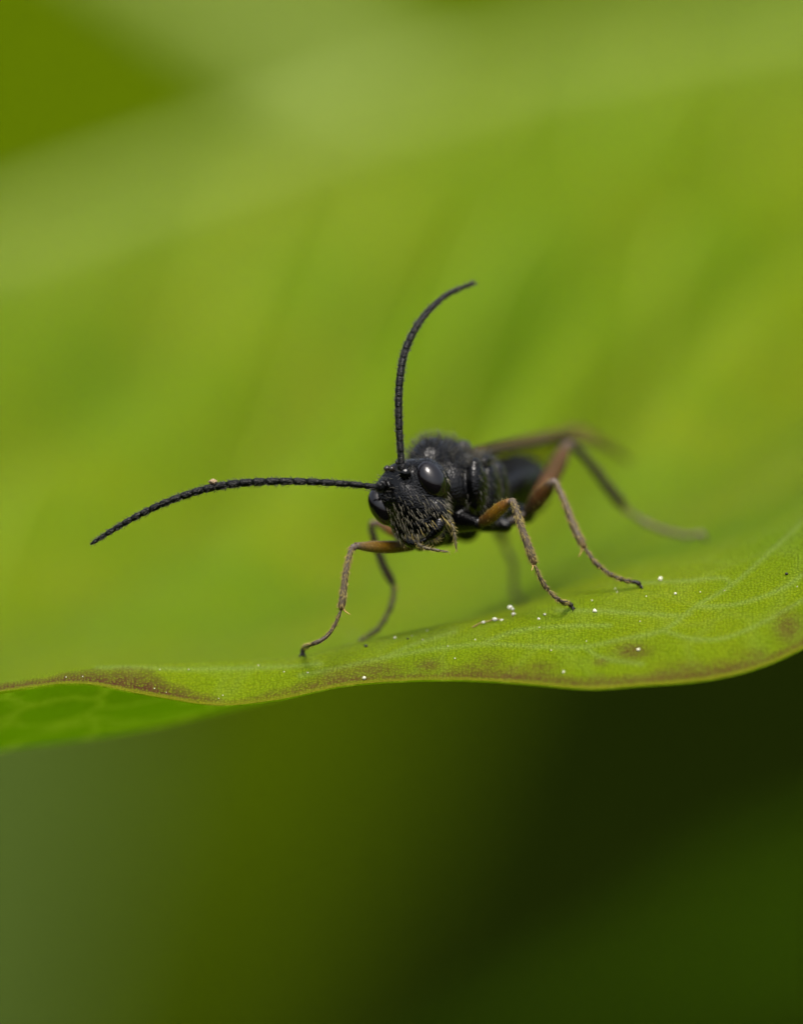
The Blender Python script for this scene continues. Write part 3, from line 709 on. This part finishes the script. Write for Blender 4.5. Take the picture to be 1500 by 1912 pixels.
leg('FR', [(895, 979, .52), (915, 966, .40), (936, 948, .28), (952, 936, .18)], [(960, 938, .14), (972, 978, .08), (987, 1020, .04), (999, 1054, .05)],
    [(1012, 1084, .06), (1028, 1106, .08), (1050, 1124, .10), f_fr+UP*.085+np.array([-.05, 0, 0]), f_fr+UP*.045], .085, .047, .028,
    [(0, DKB), (.3, (.07, .03, .005)), (.6, OR), (.85, (.15, .065, .006)), (1, (.16, .09, .03))], TB, ((.06, .045, .028), BLK), [(993, 1066, .0)], DN)
leg('MR', [(982, 962, 1.35), (1000, 940, 1.25), (1018, 918, 1.15), (1032, 900, 1.05)], [(1039, 902, 1.0), (1058, 945, .88), (1075, 990, .78), (1092, 1022, .72)],
    [(1112, 1050, .66), (1140, 1072, .62), (1168, 1084, f_mr[2]), f_mr+UP*.08+np.array([-.05, 0, 0]), f_mr+UP*.045], .10, .046, .028,
    [(0, BLK), (.3, DKB), (.6, (.06, .022, .004)), (.85, RED), (1, GB)], TB, ((.06, .045, .03), BLK), [(1081, 1040, .7)], DN)
leg('HR', [(992, 952, 2.4), (1018, 912, 2.75), (1042, 868, 3.1), (1058, 832, 3.4)], [(1070, 832, 3.5), (1104, 868, 3.65), (1138, 912, 3.8), (1168, 950, 3.95)],
    [(1200, 972, 4.0), (1240, 990, f_hr[2]), (1285, 1000, f_hr[2]), f_hr+UP*.09+np.array([-.05, 0, 0]), f_hr+UP*.05], .125, .062, .034,
    [(0, BLK), (.25, (.10, .04, .01)), (.55, RED), (.85, (.09, .04, .009)), (1, GB)], ((0, (.12, .09, .06)), (.2, DKB), (.85, DKB), (1, (.10, .06, .03))), ((.16, .12, .08), (.15, .11, .08)), [(1172, 962, 3.9)], DN)
q = drop(A(672, 1195, 1.9)); print('ML foot', q, 956-q[1]*PPM*D/(D+q[2]))
leg('ML', [(782, 1007, 1.7), (755, 1000, 1.75), (725, 986, 1.85), (702, 974, 1.9)], [(694, 980, 1.92), (702, 1020, 1.95), (718, 1060, 2.0), (735, 1092, 2.0)],
    [(734, 1120, 1.95), (722, 1150, 1.9), (705, 1176, 1.88), q+UP*.10+np.array([.08, 0, 0]), q+UP*.045], .08, .045, .028,
    [(0, BLK), (.3, (.14, .06, .01)), (.6, (.24, .10, .02)), (1, GB)], ((0, (.20, .15, .1)), (.3, DKB), (1, DKB)), ((.10, .08, .04), (.08, .06, .03)), [(747, 1103, 2.0)], DN)
q = drop(A(975, 1070, 4.6))
leg('HL', [(880, 990, 2.9), (875, 960, 3.4), (880, 925, 3.9), (890, 895, 4.3)], [(898, 900, 4.35), (912, 940, 4.4), (928, 980, 4.5), (942, 1012, 4.6)],
    [(950, 1035, 4.6), (960, 1055, 4.6), q+UP*.12+np.array([-.1, 0, 0]), q+UP*.05], .11, .055, .03,
    [(0, BLK), (.5, RED), (1, GB)], ((0, GB), (.3, (.09, .06, .03)), (1, (.12, .08, .04))), ((.16, .12, .08), (.15, .11, .08)), [(946, 1025, 4.55)], DN)

# ------------------------------------------------------------------ wings
def wing(cost, trail, veins, stig):
    n_, m_ = 60, 14; c = catmull(np.array([A(*q) for q in cost]), n_); tl = catmull(np.array([A(*q) for q in trail]), n_)
    s = np.linspace(0, 1, m_); G = c[:, None]*(1-s)[None, :, None]+tl[:, None]*s[None, :, None]
    G[..., 1] += .03*np.sin(s*9)[None, :]*np.linspace(.3, 1, n_)[:, None]; top_ = G.reshape(-1, 3); bot_ = top_-np.array([0, .006, 0])
    ix = np.arange(n_*m_).reshape(n_, m_); f = np.stack([ix[:-1, :-1], ix[1:, :-1], ix[1:, 1:], ix[:-1, 1:]], -1).reshape(-1, 4)
    per = list(ix[:, 0])+list(ix[-1, 1:])+list(ix[::-1, -1][1:])+list(ix[0, ::-1][1:-1]); per = np.array(per+[per[0]])
    wo = mesh_obj('wing', np.concatenate([top_, bot_]), np.concatenate([f, f[:, ::-1]+n_*m_, strip(per[::-1], per[::-1]+n_*m_)]), M_WING, wasp)
    def at_(u, s_): 
        i = np.clip(np.asarray(u)*(n_-1), 0, n_-1); a = np.stack([np.interp(i, np.arange(n_), c[:, k]) for k in range(3)], -1); b = np.stack([np.interp(i, np.arange(n_), tl[:, k]) for k in range(3)], -1)
        return a+(b-a)*np.asarray(s_)[:, None]
    for (us, ss, r0, r1) in veins:
        tt = np.linspace(0, 1, 40); u = np.interp(tt, np.linspace(0, 1, len(us)), us); s_ = np.interp(tt, np.linspace(0, 1, len(ss)), ss)
        mesh_obj('wing_vein', *loft(at_(u, s_), np.linspace(r0, r1, 40), 8), M_WVEIN, wo)
    u = np.linspace(stig-.11, stig+.11, 20); mesh_obj('wing_spot', *loft(at_(u, np.full(20, .03)), .015+.06*np.sin(np.linspace(0, np.pi, 20)), 8, .012+.015*np.sin(np.linspace(0, np.pi, 20))), M_WVEIN, wo)
    return wo
wing([(882, 850, 1.45), (930, 842, 2.3), (990, 832, 3.2), (1055, 822, 4.2), (1120, 832, 5.2), (1178, 862, 6.2)],
     [(884, 838, 1.6), (930, 824, 2.6), (985, 812, 3.6), (1040, 802, 4.7), (1090, 797, 5.6), (1175, 858, 6.25)],
     [((0, .5, 1), (.0, .0, .0), .045, .02), ((0, .4, .7), (.3, .35, .5), .025, .012), ((.1, .6, .95), (.9, .85, .6), .02, .01), ((.45, .5), (0, .9), .012, .012), ((.62, .66), (0, .9), .012, .012)], .58)
wing([(868, 850, 1.8), (900, 862, 2.6), (945, 874, 3.6), (990, 870, 4.6), (1035, 856, 5.6)],
     [(884, 836, 1.7), (925, 828, 2.7), (980, 818, 3.7), (1040, 806, 4.9), (1092, 795, 6.1)],
     [((0, .5, 1), (.0, .0, .0), .04, .02), ((0, .4, .7), (.3, .35, .5), .025, .012), ((.05, .6, 1), (.97, .97, .97), .02, .014), ((.45, .5), (0, .9), .012, .012)], .55)

# ------------------------------------------------------------------ body hair
loc = (BVt-HC)@HAX.T; bloc = (BVt-BC)@BAX.T; hs = head_sdf(BVt.astype(np.float32)); ts = thorax_sdf(BVt.astype(np.float32))
eyed = np.min([np.linalg.norm((loc-np.array([s*.375, -.085, .085]))/np.array(EYER), axis=1) for s in (-1, 1)], 0)
def grow(mask, count, length, rad, dirfn, bendfn, m, name='body_hair', seed=0):
    r_ = np.random.default_rng(seed); ids = np.flatnonzero(mask)
    ids = r_.choice(ids, min(count, len(ids)), replace=False)
    b = BVt[ids]+r_.normal(size=(len(ids), 3))*.004; n_ = BN[ids]; dr = dirfn(n_, ids)+r_.normal(size=n_.shape)*.13
    v, f = hairs(b-n_*.006, dr, length*r_.uniform(.6, 1.3, len(ids)), rad, bendfn(n_, ids))
    return tag(mesh_obj(name, v, f, m, wasp, flip=False), kind='stuff')
onh = (np.abs(hs) < .006) & (eyed > 1.02)
grow(onh & (loc[:, 1] > -.12) & (loc[:, 2] > .0), 430, .095, .0024, lambda n_, i: n_*.30+hw*1.0+he*np.sign(loc[i, 0:1])*.12, lambda n_, i: hw*.3-n_*.14, M_HAIR, seed=1)
grow(onh & (loc[:, 1] > .33) & (loc[:, 2] > .05), 70, .12, .003, lambda n_, i: n_*.8+hw*1.0, lambda n_, i: hw*.5-n_*.2, M_GOLD, seed=2)
grow(onh & (loc[:, 1] < -.1), 350, .06, .003, lambda n_, i: n_, lambda n_, i: hf*.4, M_GREYHAIR, seed=3)
ont = np.abs(ts) < .006
grow(ont & (bloc[:, 1] > .2) & (bloc[:, 2] < .35), 1000, .11, .0032, lambda n_, i: n_*1.0-bt*.2, lambda n_, i: -bt*.3+bu*.2, M_GREYHAIR, seed=4)
grow(ont & (bloc[:, 1] <= .2) & (bloc[:, 2] > -.5), 900, .08, .003, lambda n_, i: n_*.6-bu*.7, lambda n_, i: -bu*.4, M_GREYHAIR, seed=5)

# ------------------------------------------------------------------ flecks on the leaf and antenna
def fleck(name, px_, py_, r, m, label, cat, group, seed):
    p, n_ = hit(px_, py_)
    if p is None: return
    r_ = np.random.default_rng(seed); v, f = ball(p+n_*r*.7, np.eye(3), (r, r*.9, r), 12, 8)
    c = p+n_*r*.7; k = 1+.14*np.sin((v-c)@r_.normal(size=3)*3/r)+.08*r_.normal(size=len(v)); v = c+(v-c)*k[:, None]
    return tag(mesh_obj(name, v, f, m, origin=p), label, cat, group)
GR = [(1112, 1143, 5), (1234, 1084, 5.5), (1150, 1100, 2.5), (1153, 1106, 2), (1106, 1122, 2), (1208, 1114, 2), (1262, 1110, 3.2), (1309, 1106, 2), (1196, 1161, 2), (1007, 1157, 3.2), (1018, 1149, 3),
      (1008, 1172, 1.8), (738, 1192, 3), (658, 1198, 3), (681, 1268, 4.5), (575, 1257, 2.5), (837, 1207, 1.8), (888, 1195, 2), (790, 1195, 1.6), (770, 1188, 1.6), (798, 1178, 2), (483, 1243, 2.3), (530, 1255, 2), (177, 1238, 2), (78, 1253, 2),
      (298, 1251, 1.8), (352, 1251, 1.8), (288, 1286, 2), (416, 1299, 2), (123, 1265, 1.8), (154, 1264, 1.8), (1193, 1215, 4), (1053, 1256, 3), (1030, 1215, 2.2), (1096, 1198, 2), (408, 1305, 1.6), (1490, 1096, 2), (310, 1293, 1.4), (1354, 1103, 1.5), (850, 1230, 2.2)]
OWN = {(1112, 1143): 'bright white pollen grain on the leaf beside the front foot of the wasp', (1234, 1084): 'large white pollen grain beyond the middle foot of the wasp', (681, 1268): 'large white pollen grain at the brown leaf edge', (1193, 1215): 'white pollen grain sitting in a brown blotch on the leaf', (738, 1192): 'white pollen grain on the leaf crest beside the blurred middle foot'}
MARG = {(288, 1286), (416, 1299), (408, 1305), (310, 1293), (123, 1265), (154, 1264), (1053, 1256)}
for i, (x, y, r) in enumerate(GR):
    lb, gr = OWN.get((x, y)), 'pollen grains on the leaf'
    if lb is None:
        lb, gr = ('tiny white pollen speck on the purplish brown leaf margin', 'pollen specks on the brown margin') if (x, y) in MARG else ('tiny white pollen speck on the green part of the leaf', 'pollen specks on the green leaf')
    fleck('pollen_grain', x, y, r/PPM*(.8 if r >= 3 else .6), M_POLLEN, lb, 'pollen', gr, 100+i)
for i, (x, y, r) in enumerate([(1470, 1073, 3), (684, 1208, 3.2), (762, 1194, 2)]):
    fleck('dirt_speck', x, y, r/PPM, M_CLAW, ['black dirt speck alone on the rising green leaf', 'small black dirt speck on the leaf crest under the wasp head', 'small black dirt speck on the leaf crest under the wasp head'][i], 'speck', 'black dirt specks', 200+i)
# beaded thread near the crest
pts = [(882, 1170), (897, 1163), (912, 1159), (925, 1157), (935, 1158)]
b0 = hit(905, 1166)[0]; dz = b0[2]
TP_ = [A(x, y, dz) for x, y in [(882, 1172), (896, 1164), (912, 1160), (926, 1156), (935, 1157), (944, 1162), (954, 1158), (959, 1148), (958, 1138), (953, 1134)]]
P = catmull(TP_, 70); th = mesh_obj('dried_thread', *loft(P, np.full(70, .008), 8), M_THREAD)
tag(th, 'curled dry thread with glassy droplets on the leaf crest', 'thread')
for q, r in ((.16, .018), (.33, .024), (.48, .02), (.62, .016), (.80, .02), (.90, .018), (1.0, .028)):
    c = P[int(q*69)]; mesh_obj('droplet', *ball(c, np.eye(3), (r*1.35, r, r), 12, 8), M_BEAD, th)
# pale fleck stuck on the antenna
fl = A(397, 899, -.08); r_ = np.random.default_rng(5)
v, f = ball(fl, np.eye(3), (.05, .034, .04), 14, 9); v = fl+(v-fl)*(1+.25*r_.normal(size=(len(v), 1)).clip(-1.2, 1.2)); v[:, 1] -= .005
v2, f2 = loft(np.array([A(399, 897, -.08), A(400, 902, -.085), A(401, 907, -.09)]), [.016, .014, .012], 8)
tag(mesh_obj('dried_fleck', *joinm([(v, f), (v2, f2)]), M_DRIED, flip=False), 'pale dry fleck stuck to the top of the antenna', 'fleck')
